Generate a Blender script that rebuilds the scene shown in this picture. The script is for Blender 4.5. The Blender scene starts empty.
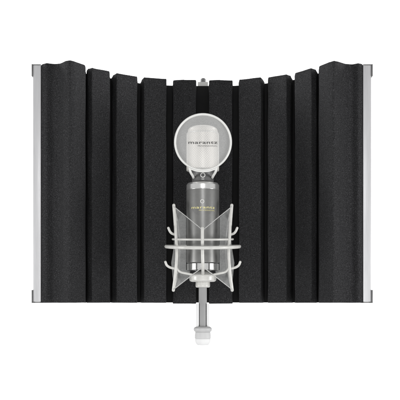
import bpy, bmesh, math, random
from mathutils import Vector

random.seed(7)
C = bpy.context.scene
COL = C.collection

# ------------------------------------------------------------------ camera, light, exposure
F = 892.0            # focal length in photo pixels (photo is 400 px wide)
HZ = 303.0           # eye level in the photo
cam_d = bpy.data.cameras.new('camera')
cam = bpy.data.objects.new('camera', cam_d)
COL.objects.link(cam)
cam.location = (0, 0, 0)
cam.rotation_euler = (math.radians(90), 0, 0)
cam_d.sensor_width = 36
cam_d.lens = 36 * F / 400
cam_d.shift_y = (HZ - 200) / 400
cam_d.clip_start = 0.05
cam_d.clip_end = 50
C.camera = cam

w = bpy.data.worlds.new('World')
C.world = w
w.use_nodes = True
bg = w.node_tree.nodes['Background']
bg.inputs['Color'].default_value = (1, 1, 1, 1)
bg.inputs['Strength'].default_value = 0.50

C.view_settings.view_transform = 'Standard'
C.view_settings.look = 'None'
C.view_settings.exposure = 0
C.view_settings.gamma = 1


def area_lamp(name, loc, target, size, energy):
    l = bpy.data.lights.new(name, 'AREA')
    l.shape = 'DISK'
    l.size = size
    l.energy = energy
    o = bpy.data.objects.new(name, l)
    COL.objects.link(o)
    o.location = loc
    o.rotation_euler = (Vector(target) - Vector(loc)).to_track_quat('-Z', 'Y').to_euler()
    return o


area_lamp('key_lamp', (-1.15, 0.62, -0.20), (0.0, 1.15, 0.10), 0.40, 8.0)
area_lamp('key_lamp', (1.15, 0.62, -0.20), (0.0, 1.15, 0.10), 0.40, 9.5)
area_lamp('fill_lamp', (0.12, -0.10, -0.55), (0.0, 1.15, 0.05), 0.60, 3.5)
area_lamp('front_lamp', (0.0, -0.15, 0.32), (0.0, 1.15, 0.10), 0.30, 3.2)
# two added lamps, out of view, that whiten the backdrop behind the shield
area_lamp('backdrop_lamp', (-1.5, 1.7, 0.9), (-0.1, 3.2, 0.1), 0.9, 55.0)
area_lamp('backdrop_lamp', (1.5, 1.7, 0.9), (0.1, 3.2, 0.1), 0.9, 55.0)


# ------------------------------------------------------------------ helpers
def P(x, y, D):
    """photo pixel + depth in metres -> point in the world"""
    return Vector(((x - 200) * D / F, D, (HZ - y) * D / F))


def mat(name, col, rough=0.5, metal=0.0, noise=None, bump=None, spec=None):
    m = bpy.data.materials.new(name)
    m.use_nodes = True
    nt = m.node_tree
    b = nt.nodes['Principled BSDF']
    b.inputs['Base Color'].default_value = (*col, 1)
    b.inputs['Roughness'].default_value = rough
    b.inputs['Metallic'].default_value = metal
    if spec is not None:
        b.inputs['Specular IOR Level'].default_value = spec
    tc = nt.nodes.new('ShaderNodeTexCoord')
    if noise:
        sc, amt = noise
        n = nt.nodes.new('ShaderNodeTexNoise')
        n.inputs['Scale'].default_value = sc
        n.inputs['Detail'].default_value = 3
        nt.links.new(tc.outputs['Object'], n.inputs['Vector'])
        r = nt.nodes.new('ShaderNodeMapRange')
        r.inputs['From Min'].default_value = 0.3
        r.inputs['From Max'].default_value = 0.7
        r.inputs['To Min'].default_value = 1 - amt
        r.inputs['To Max'].default_value = 1 + amt
        nt.links.new(n.outputs['Fac'], r.inputs['Value'])
        v = nt.nodes.new('ShaderNodeVectorMath')
        v.operation = 'SCALE'
        v.inputs[0].default_value = col
        nt.links.new(r.outputs['Result'], v.inputs['Scale'])
        nt.links.new(v.outputs['Vector'], b.inputs['Base Color'])
    if bump:
        sc, st, dist = bump
        n = nt.nodes.new('ShaderNodeTexNoise')
        n.inputs['Scale'].default_value = sc
        n.inputs['Detail'].default_value = 2
        nt.links.new(tc.outputs['Object'], n.inputs['Vector'])
        bp = nt.nodes.new('ShaderNodeBump')
        bp.inputs['Strength'].default_value = st
        bp.inputs['Distance'].default_value = dist
        nt.links.new(n.outputs['Fac'], bp.inputs['Height'])
        nt.links.new(bp.outputs['Normal'], b.inputs['Normal'])
    return m


def veil(name, col, opacity, weave):
    """thin see-through sheet: gauze threads with open gaps, also the ghost haze"""
    m = bpy.data.materials.new(name)
    m.use_nodes = True
    nt = m.node_tree
    nt.nodes.remove(nt.nodes['Principled BSDF'])
    out = nt.nodes['Material Output']
    tr = nt.nodes.new('ShaderNodeBsdfTransparent')
    d = nt.nodes.new('ShaderNodeBsdfDiffuse')
    d.inputs['Color'].default_value = (*col, 1)
    tc = nt.nodes.new('ShaderNodeTexCoord')
    n = nt.nodes.new('ShaderNodeTexNoise')
    n.inputs['Scale'].default_value = weave
    n.inputs['Detail'].default_value = 1
    nt.links.new(tc.outputs['Object'], n.inputs['Vector'])
    r = nt.nodes.new('ShaderNodeMapRange')
    r.inputs['From Min'].default_value = 0.3
    r.inputs['From Max'].default_value = 0.7
    r.inputs['To Min'].default_value = opacity - 0.05
    r.inputs['To Max'].default_value = opacity + 0.05
    nt.links.new(n.outputs['Fac'], r.inputs['Value'])
    mx = nt.nodes.new('ShaderNodeMixShader')
    nt.links.new(r.outputs['Result'], mx.inputs['Fac'])
    nt.links.new(tr.outputs[0], mx.inputs[1])
    nt.links.new(d.outputs[0], mx.inputs[2])
    nt.links.new(mx.outputs[0], out.inputs['Surface'])
    return m


def obj(name, bm, m, parent=None, smooth=30):
    bmesh.ops.recalc_face_normals(bm, faces=bm.faces)
    me = bpy.data.meshes.new(name)
    bm.to_mesh(me)
    bm.free()
    me.materials.append(m)
    if smooth:
        for p in me.polygons:
            p.use_smooth = True
        try:
            me.set_sharp_from_angle(angle=math.radians(smooth))
        except Exception:
            pass
    o = bpy.data.objects.new(name, me)
    COL.objects.link(o)
    if parent:
        o.parent = parent
        o.matrix_parent_inverse = parent.matrix_basis.inverted()
    return o


def thing(name, label, cat, loc, group=None):
    o = bpy.data.objects.new(name, None)
    COL.objects.link(o)
    o.empty_display_size = 0.03
    o.location = loc
    o['label'] = label
    o['category'] = cat
    if group:
        o['group'] = group
    return o


def add_box(bm, lo, hi, bev=0.0):
    t = bmesh.new()
    bmesh.ops.create_cube(t, size=1)
    for v in t.verts:
        v.co = Vector([(lo[i] + hi[i]) / 2 + v.co[i] * (hi[i] - lo[i]) for i in range(3)])
    if bev:
        bmesh.ops.bevel(t, geom=list(t.edges), offset=bev, segments=2, affect='EDGES', profile=0.5)
    merge(bm, t)


def merge(bm, t):
    me = bpy.data.meshes.new('tmp')
    t.to_mesh(me)
    t.free()
    bm.from_mesh(me)
    bpy.data.meshes.remove(me)


def add_lathe(bm, cx, cy, prof, seg=64, mod=None):
    """prof: list of (radius, z); solid of revolution about a vertical axis"""
    rings = []
    for r, z in prof:
        if r < 1e-7:
            rings.append([bm.verts.new((cx, cy, z))])
        else:
            ring = []
            for k in range(seg):
                a = 2 * math.pi * k / seg
                rr = r * (mod(k, z) if mod else 1)
                ring.append(bm.verts.new((cx + rr * math.cos(a), cy + rr * math.sin(a), z)))
            rings.append(ring)
    for a, b in zip(rings, rings[1:]):
        if len(a) == 1 and len(b) == 1:
            continue
        for k in range(seg):
            k2 = (k + 1) % seg
            if len(a) == 1:
                bm.faces.new((a[0], b[k], b[k2]))
            elif len(b) == 1:
                bm.faces.new((a[k], a[k2], b[0]))
            else:
                bm.faces.new((a[k], a[k2], b[k2], b[k]))
    for r in (rings[0], rings[-1]):
        if len(r) > 1:
            bm.faces.new(r)


def rounded(prof, r, n=4):
    """round the inner corners of an open 2-d chain"""
    out = [prof[0]]
    for a, b, c in zip(prof, prof[1:], prof[2:]):
        a, b, c = Vector(a), Vector(b), Vector(c)
        d1, d2 = (a - b), (c - b)
        if d1.length < 1e-9 or d2.length < 1e-9:
            continue
        t = min(r, d1.length * 0.45, d2.length * 0.45)
        p, q = b + d1.normalized() * t, b + d2.normalized() * t
        for i in range(n + 1):
            s = i / n
            out.append(tuple((1 - s) ** 2 * p + 2 * s * (1 - s) * b + s * s * q))
    out.append(prof[-1])
    return out


def spline(pts, n=6, closed=False):
    pts = [Vector(p) for p in pts]
    N = len(pts)
    out = []
    rng = range(N) if closed else range(N - 1)
    for i in rng:
        p1, p2 = pts[i], pts[(i + 1) % N]
        p0 = pts[(i - 1) % N] if (closed or i > 0) else p1 * 2 - p2
        p3 = pts[(i + 2) % N] if (closed or i < N - 2) else p2 * 2 - p1
        for k in range(n):
            t = k / n
            out.append(0.5 * ((2 * p1) + (p2 - p0) * t + (2 * p0 - 5 * p1 + 4 * p2 - p3) * t * t
                              + (3 * p1 - p0 - 3 * p2 + p3) * t ** 3))
    if not closed:
        out.append(pts[-1])
    return out


def add_tube(bm, path, r, seg=14, closed=False, caps=True):
    path = [Vector(p) for p in path]
    N = len(path)
    rad = (lambda i: r) if not callable(r) else (lambda i: r(i / (N - 1)))
    rings = []
    up = None
    for i, p in enumerate(path):
        a = path[(i - 1) % N] if (closed or i > 0) else p
        b = path[(i + 1) % N] if (closed or i < N - 1) else p
        t = (b - a).normalized()
        if up is None:
            up = t.orthogonal().normalized()
        up = (up - t * up.dot(t)).normalized()
        side = t.cross(up)
        rings.append((p, t, up.copy(), side, rad(i)))
    ext = []
    if not closed and caps:      # hemispherical ends
        for (p, t, u, s, rr), sg in ((rings[0], -1), (rings[-1], 1)):
            e = []
            for k in range(1, 4):
                a = k / 4 * math.pi / 2
                e.append((p + t * sg * rr * math.sin(a), t, u, s, rr * math.cos(a)))
            ext.append((e, p + t * sg * rr))
        rings = ext[0][0][::-1] + rings + ext[1][0]
    vr = []
    for p, t, u, s, rr in rings:
        vr.append([bm.verts.new(p + (u * math.cos(2 * math.pi * k / seg) + s * math.sin(2 * math.pi * k / seg)) * rr)
                   for k in range(seg)])
    pairs = list(zip(vr, vr[1:])) + ([(vr[-1], vr[0])] if closed else [])
    for a, b in pairs:
        for k in range(seg):
            k2 = (k + 1) % seg
            bm.faces.new((a[k], a[k2], b[k2], b[k]))
    if not closed:
        if caps:
            for ring, tip in ((vr[0], ext[0][1]), (vr[-1], ext[1][1])):
                tv = bm.verts.new(tip)
                for k in range(seg):
                    bm.faces.new((ring[k], ring[(k + 1) % seg], tv))
        else:
            bm.faces.new(vr[0])
            bm.faces.new(vr[-1])


def add_slab(bm, poly, y0, y1):
    """upright sheet: outline in X,Z extruded from depth y0 to y1"""
    a = [bm.verts.new((p[0], y0, p[1])) for p in poly]
    b = [bm.verts.new((p[0], y1, p[1])) for p in poly]
    bm.faces.new(a)
    bm.faces.new(b[::-1])
    n = len(poly)
    for i in range(n):
        j = (i + 1) % n
        bm.faces.new((a[i], a[j], b[j], b[i]))


def text_bm(body, width, height, bold=0.0, thick=0.0002, align_right=False):
    """lettering as mesh in the XY plane, scaled to width x height, origin at its left bottom corner"""
    cu = bpy.data.curves.new('lettering', 'FONT')
    cu.body = body
    cu.size = 1
    cu.offset = bold
    cu.space_character = 1.08
    cu.resolution_u = 3
    to = bpy.data.objects.new('lettering_source', cu)
    COL.objects.link(to)
    bpy.context.view_layer.update()
    dg = bpy.context.evaluated_depsgraph_get()
    me = bpy.data.meshes.new_from_object(to.evaluated_get(dg))
    bm = bmesh.new()
    bm.from_mesh(me)
    bpy.data.meshes.remove(me)
    bpy.data.objects.remove(to)
    bpy.data.curves.remove(cu)
    xs = [v.co.x for v in bm.verts]
    ys = [v.co.y for v in bm.verts]
    x0, x1, y0, y1 = min(xs), max(xs), min(ys), max(ys)
    for v in bm.verts:
        v.co.x = (v.co.x - x0) / (x1 - x0) * width
        v.co.y = (v.co.y - y0) / (y1 - y0) * height
        v.co.z = 0
    bmesh.ops.subdivide_edges(bm, edges=[e for e in bm.edges if e.calc_length() > width / 60], cuts=2)
    return bm


# ------------------------------------------------------------------ materials
def foam_material():
    m = bpy.data.materials.new('open_cell_foam')
    m.use_nodes = True
    nt = m.node_tree
    b = nt.nodes['Principled BSDF']
    b.inputs['Roughness'].default_value = 0.95
    b.inputs['Specular IOR Level'].default_value = 0.15
    tc = nt.nodes.new('ShaderNodeTexCoord')
    n1 = nt.nodes.new('ShaderNodeTexNoise')
    n1.inputs['Scale'].default_value = 900
    n1.inputs['Detail'].default_value = 3
    n1.inputs['Roughness'].default_value = 0.65
    nt.links.new(tc.outputs['Object'], n1.inputs['Vector'])
    r1 = nt.nodes.new('ShaderNodeValToRGB')
    r1.color_ramp.elements[0].position = 0.34
    r1.color_ramp.elements[0].color = (0.012, 0.012, 0.0125, 1)
    r1.color_ramp.elements[1].position = 0.75
    r1.color_ramp.elements[1].color = (0.072, 0.072, 0.075, 1)
    e = r1.color_ramp.elements.new(0.55)
    e.color = (0.027, 0.027, 0.0285, 1)
    nt.links.new(n1.outputs['Fac'], r1.inputs['Fac'])
    nt.links.new(r1.outputs['Color'], b.inputs['Base Color'])
    v = nt.nodes.new('ShaderNodeTexVoronoi')
    v.inputs['Scale'].default_value = 900
    nt.links.new(tc.outputs['Object'], v.inputs['Vector'])
    ad = nt.nodes.new('ShaderNodeMath')
    ad.operation = 'ADD'
    nt.links.new(v.outputs['Distance'], ad.inputs[0])
    nt.links.new(n1.outputs['Fac'], ad.inputs[1])
    bp = nt.nodes.new('ShaderNodeBump')
    bp.inputs['Strength'].default_value = 0.55
    bp.inputs['Distance'].default_value = 0.0009
    nt.links.new(ad.outputs[0], bp.inputs['Height'])
    nt.links.new(bp.outputs['Normal'], b.inputs['Normal'])
    return m


M_foam = foam_material()
M_panel = mat('black_backing', (0.006, 0.006, 0.0065), 0.9, noise=(60, 0.25))
M_alu = mat('brushed_aluminium', (0.55, 0.55, 0.56), 0.42, 0.35, noise=(55, 0.06), bump=(700, 0.06, 0.0003))
for _n in M_alu.node_tree.nodes:      # brushing runs along the strip
    if _n.type == 'TEX_NOISE':
        _mp = M_alu.node_tree.nodes.new('ShaderNodeMapping')
        _mp.inputs['Scale'].default_value = (40, 40, 1) if _n.inputs['Scale'].default_value < 100 else (3, 3, 0.05)
        _l = _n.inputs['Vector'].links[0]
        M_alu.node_tree.links.new(_l.from_socket, _mp.inputs['Vector'])
        M_alu.node_tree.links.new(_mp.outputs['Vector'], _n.inputs['Vector'])
M_cap = mat('dark_grey_cap', (0.085, 0.085, 0.085), 0.5, noise=(200, 0.15))
M_bolt = mat('grey_bolt', (0.20, 0.20, 0.20), 0.45, 0.3, noise=(300, 0.2))
M_white = mat('backdrop_white', (0.95, 0.95, 0.95), 1.0, noise=(1.5, 0.003))
M_body = mat('satin_grey_enamel', (0.185, 0.185, 0.180), 0.36, 0.5, noise=(260, 0.05), bump=(1500, 0.10, 0.0002))
M_neck = mat('grey_neck_metal', (0.11, 0.11, 0.11), 0.5, 0.2, noise=(260, 0.12))
M_chrome = mat('pale_chrome', (0.80, 0.80, 0.79), 0.22, 0.85, noise=(300, 0.03))
M_slot = mat('dark_slot', (0.10, 0.10, 0.10), 0.6, noise=(300, 0.1))
M_rod = mat('off_white_enamel', (0.56, 0.555, 0.53), 0.28, 0.0, noise=(180, 0.06))
M_cord = mat('grey_elastic', (0.42, 0.42, 0.41), 0.8, noise=(900, 0.25))
M_ring = mat('white_hoop_plastic', (0.68, 0.68, 0.66), 0.45, 0.0, noise=(200, 0.03))
M_gauze = veil('pale_gauze', (0.70, 0.70, 0.69), 0.46, 1400)
M_ghost = veil('ghost_haze', (0.45, 0.455, 0.45), 0.36, 500)  # haze of the cut-out put into a translucent grey
M_ink = mat('dark_ink', (0.07, 0.07, 0.07), 0.7, noise=(500, 0.1))
M_gold = mat('pale_gold_ink', (0.72, 0.66, 0.30), 0.5, 0.0, noise=(500, 0.08))
M_print = mat('pale_print', (0.75, 0.75, 0.73), 0.6, noise=(500, 0.05))
M_pole = mat('grey_pole_metal', (0.27, 0.27, 0.27), 0.6, 0.0, noise=(90, 0.06))
M_pale1 = mat('fade_pale_grey', (0.46, 0.46, 0.46), 0.5, noise=(120, 0.03))  # collar, grip and foot step paler downward, imitating a fade to white
M_pale2 = mat('fade_paler_grey', (0.52, 0.52, 0.52), 0.6, noise=(120, 0.03))
M_pale3 = mat('fade_near_white', (0.72, 0.72, 0.72), 0.7, noise=(120, 0.02))  # palest step of the painted fade, also on the sleeve


def grille_material():
    m = mat('pale_wire_grille', (0.72, 0.70, 0.66), 0.4, 0.25)
    nt = m.node_tree
    b = nt.nodes['Principled BSDF']
    tc = nt.nodes.new('ShaderNodeTexCoord')
    outs = []
    for ang in (1, -1):
        mp = nt.nodes.new('ShaderNodeMapping')
        mp.inputs['Rotation'].default_value = (0, 0, math.radians(45 * ang))
        nt.links.new(tc.outputs['UV'], mp.inputs['Vector'])
        wv = nt.nodes.new('ShaderNodeTexWave')
        wv.inputs['Scale'].default_value = 15
        nt.links.new(mp.outputs['Vector'], wv.inputs['Vector'])
        outs.append(wv.outputs['Fac'])
    mx = nt.nodes.new('ShaderNodeMath')
    mx.operation = 'MAXIMUM'
    nt.links.new(outs[0], mx.inputs[0])
    nt.links.new(outs[1], mx.inputs[1])
    r = nt.nodes.new('ShaderNodeValToRGB')
    r.color_ramp.elements[0].position = 0.25
    r.color_ramp.elements[0].color = (0.46, 0.44, 0.41, 1)
    r.color_ramp.elements[1].position = 0.7
    r.color_ramp.elements[1].color = (0.80, 0.765, 0.715, 1)
    nt.links.new(mx.outputs[0], r.inputs['Fac'])
    nt.links.new(r.outputs['Color'], b.inputs['Base Color'])
    return m


M_grille = grille_material()

# ------------------------------------------------------------------ setting: the white backdrop
bm = bmesh.new()
vs = [bm.verts.new(c) for c in ((-5, 3.2, -3), (5, 3.2, -3), (5, 3.2, 4), (-5, 3.2, 4))]
bm.faces.new(vs)
o = obj('backdrop', bm, M_white, smooth=0)
o['kind'] = 'structure'

# ------------------------------------------------------------------ the folding foam shield
H = 0.30
ZB = 0.0004


def depth(y):
    return H * F / (HZ - y)


def plan(x, y):
    D = depth(y)
    return ((x - 200) * D / F, D)


shield = thing('acoustic_shield', 'wide black foam vocal shield with ten upright ridges and silver side strips',
               'acoustic shield', (0.0, depth(85), 0))

# each foam ridge: outline of its top edge in the photo, left base, front, right base
WEDGES = [
    ([(41.3, 67), (41.3, 64.0), (46, 62.9), (53, 63.7), (59, 63.3), (65, 61.0), (70, 60.0), (75, 61.0), (85.2, 65.0), (86.2, 73)], 0.0024),
    ([(86.4, 73), (86.6, 70.2), (88.2, 68.6), (92, 67.5), (109.6, 71.2), (110.2, 77.5)], 0.0009),
    ([(111.2, 77.8), (112.6, 75.0), (116.5, 73.0), (137, 76.2), (137.7, 82.3)], 0.0009),
    ([(140.2, 82.6), (141.6, 79.2), (144, 77.2), (166.2, 78.6), (166.6, 84.6)], 0.0008),
    ([(172.6, 84.9), (173, 80.2), (184, 79.6), (196, 79.8), (196.4, 85.2)], 0.0007),
    ([(208.7, 85.2), (209, 80.1), (220, 79.8), (232.4, 80.1), (232.8, 85)], 0.0007),
    ([(238.7, 84.9), (239, 79.4), (261, 77.2), (263.2, 79.2), (264.6, 82.7)], 0.0008),
    ([(267.6, 82.5), (268, 77.4), (286.6, 74.0), (290.6, 75.6), (293.0, 79.6)], 0.0009),
    ([(294.6, 79), (295, 72.6), (311.4, 68.0), (316.4, 69.4), (317.8, 73)], 0.0009),
    ([(318.2, 73), (319, 66.2), (328.5, 61.9), (333.5, 60.4), (339, 61.6), (345, 63.4), (353, 63.9), (358.5, 63.0), (362.7, 64.0), (362.7, 67)], 0.0024),
]
BASE = [(41.3, 67), (64, 69.5), (86.2, 73), (111, 77.7), (139.3, 82.6), (169.5, 84.9), (197, 85.3), (208, 85.3),
        (235, 85.1), (265.8, 82.8), (293.8, 79.2), (318, 73), (341, 69.5), (362.7, 67)]
base_plan = [Vector(plan(*p)) for p in BASE]


def resample(chain, step):
    out = [Vector(chain[0])]
    for a, b in zip(chain, chain[1:]):
        a, b = Vector(a), Vector(b)
        n = max(1, int((b - a).length / step))
        for k in range(1, n + 1):
            out.append(a.lerp(b, k / n))
    return out


for wi, (pts, rnd) in enumerate(WEDGES):
    front = [plan(*p) for p in pts]
    chain = resample(rounded(front, rnd, 4), 0.003)
    # the back of the strip sinks 1.5 mm into the backing
    a, b = chain[0], chain[-1]
    tang = (b - a).normalized()
    nrm = Vector((-tang.y, tang.x))          # away from the viewer
    poly = chain + [b + nrm * 0.0015 - tang * 0.0008, a + nrm * 0.0015 + tang * 0.0008]
    n = len(poly)
    area = sum(poly[i].x * poly[(i + 1) % n].y - poly[(i + 1) % n].x * poly[i].y for i in range(n))
    sgn = 1 if area > 0 else -1
    norms = []
    for i in range(n):
        t = (poly[(i + 1) % n] - poly[i - 1])
        t = t.normalized() if t.length > 1e-9 else Vector((1, 0))
        norms.append(Vector((-t.y, t.x)) * sgn)   # inward
    ZL = ZB - (0.0009 if wi in (4, 5) else 0.0)
    rows = [(ZL, 0.0009), (ZL + 0.0003, 0.0003), (ZB + 0.0011, 0.0)]
    K = 26
    rows += [(ZB + 0.0011 + (H - ZB - 0.0022) * k / K, 0.0) for k in range(1, K)]
    rows += [(H - 0.0011, 0.0), (H - 0.0003, 0.0004), (H, 0.0011)]
    bm = bmesh.new()
    rings = []
    ph = random.random() * 9
    nr = len(rows)
    for ri, (z, ins) in enumerate(rows):
        ring = []
        for i in range(n):
            p = poly[i] + norms[i] * ins
            if 0 < i < len(chain) - 1:
                wob = 0.00022 * math.sin(z * 55 + ph + i * 0.35) + 0.00015 * math.sin(z * 131 + ph * 2 + i * 0.8)
                p = p + norms[i] * wob
            dz = 0
            if ri < 3 or ri >= nr - 3:
                dz = 0.00015 * math.sin(i * 0.37 + ph) + random.uniform(-1, 1) * 0.00006
                if ri < 2 and wi in (4, 5):
                    dz += random.uniform(-0.0005, 0.0004)
                if i > len(chain):
                    dz = 0
            ring.append(bm.verts.new((p.x, p.y, z + dz)))
        rings.append(ring)
    for ra, rb in zip(rings, rings[1:]):
        for i in range(n):
            j = (i + 1) % n
            bm.faces.new((ra[i], ra[j], rb[j], rb[i]))
    bm.faces.new(rings[0][::-1])
    bm.faces.new(rings[-1])
    obj('foam_ridge', bm, M_foam, shield, smooth=50)

# backing panel: a bent board following the feet of the ridges
bm = bmesh.new()
fr = resample(base_plan, 0.006)
bk = []
for i, p in enumerate(fr):
    t = (fr[min(i + 1, len(fr) - 1)] - fr[max(i - 1, 0)]).normalized()
    bk.append(p + Vector((-t.y, t.x)) * 0.007)
poly = fr + bk[::-1]
lo = [bm.verts.new((p.x, p.y, ZB + 0.0002)) for p in poly]
hi = [bm.verts.new((p.x, p.y, H - 0.0009)) for p in poly]
m_ = len(fr)
for i in range(len(poly)):
    j = (i + 1) % len(poly)
    bm.faces.new((lo[i], lo[j], hi[j], hi[i]))
for i in range(m_ - 1):
    q = (i, i + 1, len(poly) - 2 - i, len(poly) - 1 - i)
    bm.faces.new([lo[k] for k in q])
    bm.faces.new([hi[k] for k in q])
obj('back_panel', bm, M_panel, shield, smooth=40)

# silver side strips with dark corner caps
DS = depth(64.2)
k = DS / F
for x0, x1, xo in ((33.0, 40.9, 31.7), (363.1, 371.2, 372.7)):
    X0, X1, XO = (x0 - 200) * k, (x1 - 200) * k, (xo - 200) * k
    bm = bmesh.new()
    add_box(bm, (X0, DS, ZB + 0.0010), (X1, DS + 0.016, H - 0.0010), 0.0004)
    # raised lip along the foam side of the channel
    inner = X1 if x0 < 200 else X0
    s = -1 if x0 < 200 else 1
    add_box(bm, (min(inner, inner + s * 0.0012), DS - 0.0010, ZB + 0.0012),
            (max(inner, inner + s * 0.0012), DS + 0.0006, H - 0.0012), 0.0002)
    strip = obj('side_strip', bm, M_alu, shield, smooth=40)
    for top in (True, False):
        z0, z1 = (H - 0.0150, H) if top else (ZB - 0.0004, ZB + 0.0160)
        bm = bmesh.new()
        outer = X0 if x0 < 200 else X1
        add_box(bm, (min(outer, XO), DS - 0.0008, z0), (max(outer, XO), DS + 0.016, z1), 0.0002)
        zz = (H - 0.0009, H - 0.0001) if top else (ZB - 0.0003, ZB + 0.0009)
        add_box(bm, (min(X0, X1) + 0.0001, DS - 0.0006, zz[0]), (max(X0, X1) - 0.0001, DS + 0.0156, zz[1]), 0.0002)
        obj('corner_cap', bm, M_cap, strip, smooth=40)

# bolt and rail that stick up behind the middle gap
DB = depth(85) + 0.012
kb = DB / F
zt = (HZ - 82.6) * kb
bm = bmesh.new()
cx = (202.9 - 200) * kb
add_box(bm, (cx - 5.2 * kb, DB - 0.004, H - 0.020), (cx + 5.2 * kb, DB + 0.006, zt), 0.0004)
rail = obj('mount_rail', bm, M_ring, shield, smooth=40)
bm = bmesh.new()
R = 3.4 * kb
add_lathe(bm, (203.2 - 200) * kb, DB + 0.001,
          rounded([(0, zt - 0.001), (R, zt - 0.001), (R, zt + 0.0022), (R * 0.85, zt + 0.0040), (R * 0.5, zt + 0.0062), (0, zt + 0.0067)], 0.001), 28)
obj('bolt', bm, M_bolt, rail, smooth=40)

# ------------------------------------------------------------------ microphone
DM = 1.10
km = DM / F
MX = (202.8 - 200) * km


def zz_(y):
    return (HZ - y) * km


def zf(y, D=DM - 0.0185):
    """height of something on the front of the microphone"""
    return (HZ - y) * D / F


def pr(*pts):
    """profile in photo pixels (radius, y) -> metres"""
    return [(r * km, zf(y)) for r, y in pts]


mic = thing('microphone', 'grey side-address studio microphone with pale grille head standing in the cradle',
            'microphone', (MX, DM, zf(269)))
bm = bmesh.new()
add_lathe(bm, MX, DM, rounded(pr((0, 262.6), (15.8, 262.6), (16.3, 261.5), (16.35, 190), (16.35, 188.4), (0, 188.4)), 0.0006), 96)
obj('body', bm, M_body, mic)
bm = bmesh.new()
add_lathe(bm, MX, DM, rounded(pr((0, 188.6), (16.55, 188.6), (16.55, 188.2), (16.35, 187.9), (16.35, 183.4), (15.2, 181.4), (0, 181.2)), 0.0005), 96)
obj('collar_band', bm, M_chrome, mic)
bm = bmesh.new()
add_lathe(bm, MX, DM, rounded(pr((0, 181.6), (12.4, 181.6), (10.9, 180), (10.6, 173.5), (11.5, 170.0), (12.5, 168.5), (0, 168.5)), 0.0008), 64)
neck = obj('neck', bm, M_neck, mic)
# ring emblem and dash on the neck
bm = bmesh.new()
yf = DM - 10.75 * km
add_tube(bm, [Vector((MX + 2.1 * km * math.cos(a), yf - 0.0002 + 0.0008 * abs(math.cos(a)), zf(174.4) + 2.1 * km * math.sin(a)))
              for a in [2 * math.pi * i / 28 for i in range(28)]], 0.00055, 8, closed=True)
add_tube(bm, [Vector((MX - 1.1 * km, yf - 0.0001, zf(178.4))), Vector((MX + 1.1 * km, yf - 0.0001, zf(178.4)))], 0.00035, 8)
obj('emblem', bm, M_print, neck)
for s in (-1, 1):
    bm = bmesh.new()
    cx, cz = MX + s * 8.3 * km, zf(173.6)
    y0 = DM - math.sqrt(10.7 ** 2 - 8.3 ** 2) * km
    add_tube(bm, [Vector((cx, y0 + 0.004, cz)), Vector((cx, y0 - 0.0018, cz))], 0.0021, 20, caps=False)
    obj('screw', bm, M_bolt, neck)

# grille head
bm = bmesh.new()
hp = rounded(pr((15.4, 168.8), (15.4, 130.5), (14.4, 126.0), (10.5, 123.8), (0, 123.2)), 0.0022, 5)
hp = [(0, zf(168.8))] + hp
add_lathe(bm, MX, DM, hp, 96)
uvl = bm.loops.layers.uv.new('UVMap')
for f in bm.faces:
    for l in f.loops:
        c = l.vert.co
        ang = math.atan2(c.x - MX, -(c.y - DM))
        rr = math.hypot(c.x - MX, c.y - DM)
        l[uvl].uv = (ang * 0.019 * 10, (c.z + (0.019 - rr)) * 10)
for f in bm.faces:
    us = [l[uvl].uv.x for l in f.loops]
    if max(us) - min(us) > 0.5:
        for l in f.loops:
            if l[uvl].uv.x < 0:
                l[uvl].uv.x += 2 * math.pi * 0.19
head = obj('grille_head', bm, M_grille, mic)
bm = bmesh.new()
for y, r in ((131.0, 15.55), (168.2, 15.55)):
    add_tube(bm, [Vector((MX + r * km * math.cos(a), DM + r * km * math.sin(a), zf(y))) for a in
                  [2 * math.pi * i / 72 for i in range(72)]], 0.00075, 8, closed=True)
for s in (-1, 1):      # upright frame bars at the sides of the head
    add_tube(bm, [Vector((MX + s * 15.5 * km, DM, zf(168.2))), Vector((MX + s * 15.5 * km, DM, zf(131.0)))], 0.0009, 8)
obj('grille_frame', bm, M_rod, head)

# slotted ring at the foot of the body
bm = bmesh.new()
add_lathe(bm, MX, DM, pr((0, 269.3), (14.6, 269.3), (14.6, 262.4), (0, 262.4)), 64)
core = obj('foot_ring', bm, M_slot, mic)
for i in range(16):
    a0 = 2 * math.pi * (i + 0.10) / 16
    a1 = 2 * math.pi * (i + 0.90) / 16
    if i == 0:
        fb = bmesh.new()
    n = 5
    for (ra, rb, y0, y1) in ((14.5, 16.0, 269.6, 263.2),):
        vs = []
        for y in (y0, y1):
            for r in (ra, rb):
                for q in range(n + 1):
                    a = a0 + (a1 - a0) * q / n
                    vs.append(fb.verts.new((MX + r * km * math.cos(a), DM + r * km * math.sin(a), zf(y))))
        N1 = n + 1
        b0, b1, t0, t1 = vs[:N1], vs[N1:2 * N1], vs[2 * N1:3 * N1], vs[3 * N1:]
        for q in range(n):
            fb.faces.new((b1[q], b1[q + 1], t1[q + 1], t1[q]))
            fb.faces.new((b0[q], t0[q], t0[q + 1], b0[q + 1]))
            fb.faces.new((t0[q], t1[q], t1[q + 1], t0[q + 1]))
            fb.faces.new((b0[q], b0[q + 1], b1[q + 1], b1[q]))
        fb.faces.new((b0[0], b1[0], t1[0], t0[0]))
        fb.faces.new((b0[n], t0[n], t1[n], b1[n]))
obj('ring_lugs', fb, M_chrome, core, smooth=25)


def wrap_on_body(tb, x_right, y_base, R, name, m, parent, out=0.00022):
    """bend flat lettering round the body; x_right, y_base are photo pixels of its lower right corner"""
    wmax = max(v.co.x for v in tb.verts)
    th_r = math.asin(((x_right - 202.8) * km) / R)
    for v in tb.verts:
        th = th_r - (wmax - v.co.x) / R
        v.co = Vector((MX + (R + out) * math.sin(th), DM - (R + out) * math.cos(th), zf(y_base) + v.co.y))
    return obj(name, tb, m, parent, smooth=0)


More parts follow.
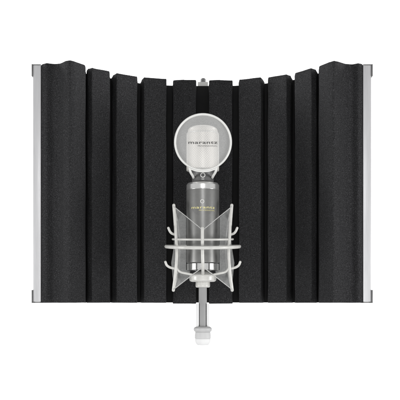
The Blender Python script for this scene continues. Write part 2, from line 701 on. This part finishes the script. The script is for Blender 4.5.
RB = 16.35 * km
wrap_on_body(text_bm('marantz', 25.0 * km, 2.1 * km, 0.008), 214.4, 208.6, RB, 'lettering', M_gold, mic)
wrap_on_body(text_bm('PROFESSIONAL', 16.6 * km, 1.15 * km, 0.0), 214.4, 210.9, RB, 'lettering', M_gold, mic)
bm = bmesh.new()
add_tube(bm, [Vector((MX - 0.6 * km + 1.7 * km * math.cos(a), DM - RB + 0.00005, zf(201.4) + 1.7 * km * math.sin(a)))
              for a in [2 * math.pi * i / 28 for i in range(28)]], 0.00032, 8, closed=True)
obj('pattern_symbol', bm, M_print, mic)

# ------------------------------------------------------------------ pop filter
DP = 1.066
kp = DP / F
px, pz = (203.0 - 200) * kp, (HZ - 142.2) * kp
pop = thing('pop_filter', 'round white-rimmed gauze pop filter in front of the grille head', 'pop filter',
            (px, DP, pz - 29 * kp))
bm = bmesh.new()
NR = 96
Rr = 27.9 * kp
prof = []
for i in range(12):
    a = 2 * math.pi * i / 12
    prof.append((1.1 * kp * math.cos(a), 0.0026 * math.sin(a)))
rings = []
for i in range(NR):
    a = 2 * math.pi * i / NR
    rings.append([bm.verts.new((px + (Rr + u) * math.cos(a), DP + v, pz + (Rr + u) * math.sin(a))) for u, v in prof])
for i in range(NR):
    A, B = rings[i], rings[(i + 1) % NR]
    for q in range(12):
        bm.faces.new((A[q], A[(q + 1) % 12], B[(q + 1) % 12], B[q]))
hoop = obj('hoop', bm, M_ring, pop)
bm = bmesh.new()
# gauze: one taut, slightly domed layer
rings = []
for j in range(1, 9):
    r = Rr * j / 8
    rings.append([bm.verts.new((px + r * math.cos(2 * math.pi * i / 72), DP - 0.0015 * (1 - (j / 8) ** 2),
                                pz + r * math.sin(2 * math.pi * i / 72))) for i in range(72)])
cv = bm.verts.new((px, DP - 0.0015, pz))
for i in range(72):
    bm.faces.new((cv, rings[0][i], rings[0][(i + 1) % 72]))
    for j in range(7):
        bm.faces.new((rings[j][i], rings[j][(i + 1) % 72], rings[j + 1][(i + 1) % 72], rings[j + 1][i]))
gauze = obj('gauze', bm, M_gauze, pop)
# bracket below the hoop reaching back to the neck
bm = bmesh.new()
arc = []
for i in range(15):
    a = math.radians(-90 + (i - 7) * 4.1)
    arc.append(Vector((px + (Rr + 1.2 * kp) * math.cos(a), DP + 0.0015, pz + (Rr + 1.2 * kp) * math.sin(a))))
add_tube(bm, arc, 0.0010, 10)
for s in (-1, 1):
    add_tube(bm, spline([Vector((px + s * 13.6 * kp, DP + 0.001, pz - 25.2 * kp)),
                         Vector((px + s * 12.6 * kp, DP + 0.006, pz - 29.0 * kp)),
                         Vector((px + s * 10.6 * kp, DP + 0.016, pz - 31.5 * kp)),
                         Vector((px + s * 9.6 * kp, DP + 0.026, pz - 32.5 * kp))], 5), 0.0015, 10)
obj('bracket', bm, M_ring, pop)


def flat_text(tb, x_right, y_base, D, name, m, parent):
    kk = D / F
    wmax = max(v.co.x for v in tb.verts)
    for v in tb.verts:
        v.co = Vector(((x_right - 200) * kk - (wmax - v.co.x), D, (HZ - y_base) * kk + v.co.y))
    return obj(name, tb, m, parent, smooth=0)


flat_text(text_bm('marantz', 29.2 * kp, 2.5 * kp, 0.012), 217.6, 143.9, DP - 0.0024, 'lettering', M_ink, gauze)
flat_text(text_bm('PROFESSIONAL', 19.5 * kp, 1.3 * kp, 0.0), 217.4, 146.6, DP - 0.0024, 'lettering', M_ink, gauze)

# ------------------------------------------------------------------ shock mount
mount = thing('shock_mount', 'off-white wire cradle shock mount with elastic cords round the microphone', 'shock mount',
              (MX, DM, zz_(287)))
# side arms: a thick rod and a thinner one joined at both ends
for s in (-1, 1):
    def SX(x):      # mirror about the mount's middle
        return 202.8 + s * x
    bm = bmesh.new()
    add_tube(bm, spline([P(SX(29.0), 205.2, 1.085), P(SX(28.0), 218, 1.083), P(SX(26.8), 236, 1.080), P(SX(26.0), 254, 1.080),
                         P(SX(27.2), 272, 1.083), P(SX(29.4), 290.2, 1.088)], 6), 1.55 * km, 16)
    obj('arm', bm, M_rod, mount)
    bm = bmesh.new()
    add_tube(bm, spline([P(SX(28.8), 206, 1.092), P(SX(26.2), 216, 1.100), P(SX(23.6), 234, 1.106), P(SX(22.9), 252, 1.106),
                         P(SX(24.8), 272, 1.102), P(SX(29.0), 289.4, 1.094)], 6), 0.85 * km, 12)
    obj('arm_brace', bm, M_cord, mount)
    # hooked prongs that stick outwards
    for y in (228.0, 262.0):
        q = 0 if y < 240 else 3.0
        bm = bmesh.new()
        add_tube(bm, spline([P(SX(28.0), y + 6.5, 1.083), P(SX(31.0 + q * 0.6), y + 5.4, 1.081), P(SX(33.0 + q), y + 3.2, 1.079), P(SX(34.4 + q), y, 1.078)], 5), 1.25 * km, 12)
        obj('prong', bm, M_rod, mount)
    # lower rods that bend in to the base
    bm = bmesh.new()
    add_tube(bm, spline([P(SX(26.6), 258, 1.083), P(SX(26.4), 267, 1.083), P(SX(23.0), 271.6, 1.083), P(SX(17.5), 273.2, 1.084), P(SX(11), 274.5, 1.088)], 6), 1.15 * km, 12)
    obj('lower_rod', bm, M_rod, mount)
    # added translucent sheet imitating the cut-out haze between arm and body
    if s < 0:
        outline = [(-28.4, 207), (-16.7, 217.5), (-16.7, 262.2), (-16.7, 270), (-12.5, 271), (-14.2, 277.4), (-28.8, 289.5), (-31.6, 263), (-29.2, 248), (-27.6, 232)]
    else:
        outline = [(28.4, 207), (16.7, 217.5), (16.7, 262.2), (16.7, 270), (12.5, 271), (14.2, 277.4), (28.8, 289.5), (31.6, 263), (29.2, 248), (27.6, 232)]
    bm = bmesh.new()
    add_slab(bm, [((202.8 + x - 200) * km, zz_(y)) for x, y in outline], DM + 0.001, DM + 0.0014)
    obj('ghost_sheet', bm, M_ghost, mount, smooth=0)
    # cords
    bm = bmesh.new()
    add_tube(bm, [P(SX(29), 206.5, 1.083), P(SX(15.5), 217.4, 1.072), P(SX(0.6), 229.5, 1.062)], 0.42 * km, 8)
    obj('cord', bm, M_cord, mount)
    bm = bmesh.new()
    add_tube(bm, [P(SX(29.2), 289.4, 1.085), P(SX(15), 278.4, 1.076), P(SX(1.0), 267.6, 1.068)], 0.45 * km, 8)
    obj('cord', bm, M_cord, mount)

# the two hoops
for (y0, y1, R, r, D0) in ((239.2, 239.6, 30.0, 1.05, 1.10), (246.4, 247.7, 36.6, 1.75, 1.10)):
    path = []
    for i in range(72):
        a = 2 * math.pi * i / 72
        D = DM - R * km * math.cos(a)
        x = 202.8 + R * math.sin(a) * (DM / D)
        f = max(0, math.cos(a))
        path.append(P(x, y0 + (y1 - y0) * f, D))
    bm = bmesh.new()
    add_tube(bm, path, r * km, 14, closed=True)
    obj('hoop', bm, M_rod, mount)
# front upright
bm = bmesh.new()
add_tube(bm, spline([P(202.4, 228.2, 1.0625), P(202.4, 240, 1.061), P(202.6, 256, 1.062), P(202.9, 266, 1.066), P(202.9, 273.5, 1.082)], 6), 1.6 * km, 16)
obj('front_upright', bm, M_rod, mount)
# clamp base
bm = bmesh.new()
add_lathe(bm, MX, DM, rounded(pr((0, 269.8), (5.5, 269.9), (13.4, 274.6), (13.7, 276), (13.3, 280.4), (11.5, 281.4), (0, 281.6)), 0.0008), 64)
base = obj('clamp_base', bm, M_rod, mount)
bm = bmesh.new()
add_lathe(bm, MX, DM, rounded(pr((0, 281.2), (7.2, 281.2), (7.4, 286.0), (6.6, 287.2), (0, 287.3)), 0.0006), 64,
          mod=lambda k, z: 1 - (0.07 if (k % 8) == 0 else 0))
obj('clamp_nut', bm, M_rod, base)

# ------------------------------------------------------------------ stand
def pa(*pts):
    return [(r * km, zz_(y)) for r, y in pts]


stand = thing('microphone_stand', 'slim grey stand pole with pale clutch grip below the cradle', 'stand', (MX, DM, zz_(344)))
bm = bmesh.new()
add_lathe(bm, MX, DM, rounded(pa((0, 287.0), (4.1, 287.0), (4.1, 326.6), (0, 326.6)), 0.0005), 48)
obj('pole', bm, M_pole, stand)
# open-fronted pale sleeve round the back of the pole
bm = bmesh.new()
ro, ri_ = 6.6 * km, 5.0 * km
lo_, hi_ = [], []
for z, store in ((zz_(326.5), lo_), (zz_(303.8), hi_)):
    for r, rng in ((ro, range(25)), (ri_, range(24, -1, -1))):
        for q in rng:
            a = math.radians(-38 + 256 * q / 24)
            store.append(bm.verts.new((MX + r * math.cos(a), DM + r * math.sin(a), z)))
n = len(lo_)
for q in range(n):
    bm.faces.new((lo_[q], lo_[(q + 1) % n], hi_[(q + 1) % n], hi_[q]))
for st in (lo_, hi_):
    for q in range(24):
        bm.faces.new((st[q], st[q + 1], st[n - 2 - q], st[n - 1 - q]))
obj('sleeve', bm, M_pale3, stand)
bm = bmesh.new()
add_lathe(bm, MX, DM, rounded(pa((0, 326.4), (6.5, 326.4), (9.2, 328.0), (9.2, 330.2), (7.6, 332.2), (0, 332.2)), 0.0012), 48)
obj('clutch_collar', bm, M_pale1, stand)
bm = bmesh.new()
add_lathe(bm, MX, DM, rounded(pa((0, 332.0), (7.6, 332.0), (7.9, 335), (8.0, 338.6), (0, 338.6)), 0.001), 48)
obj('clutch_grip', bm, M_pale2, stand)
bm = bmesh.new()
add_lathe(bm, MX, DM, rounded(pa((0, 338.4), (7.9, 338.4), (7.6, 342), (5.8, 345), (0, 345.2)), 0.0015), 48)
obj('grip_foot', bm, M_pale3, stand)

bpy.context.view_layer.update()
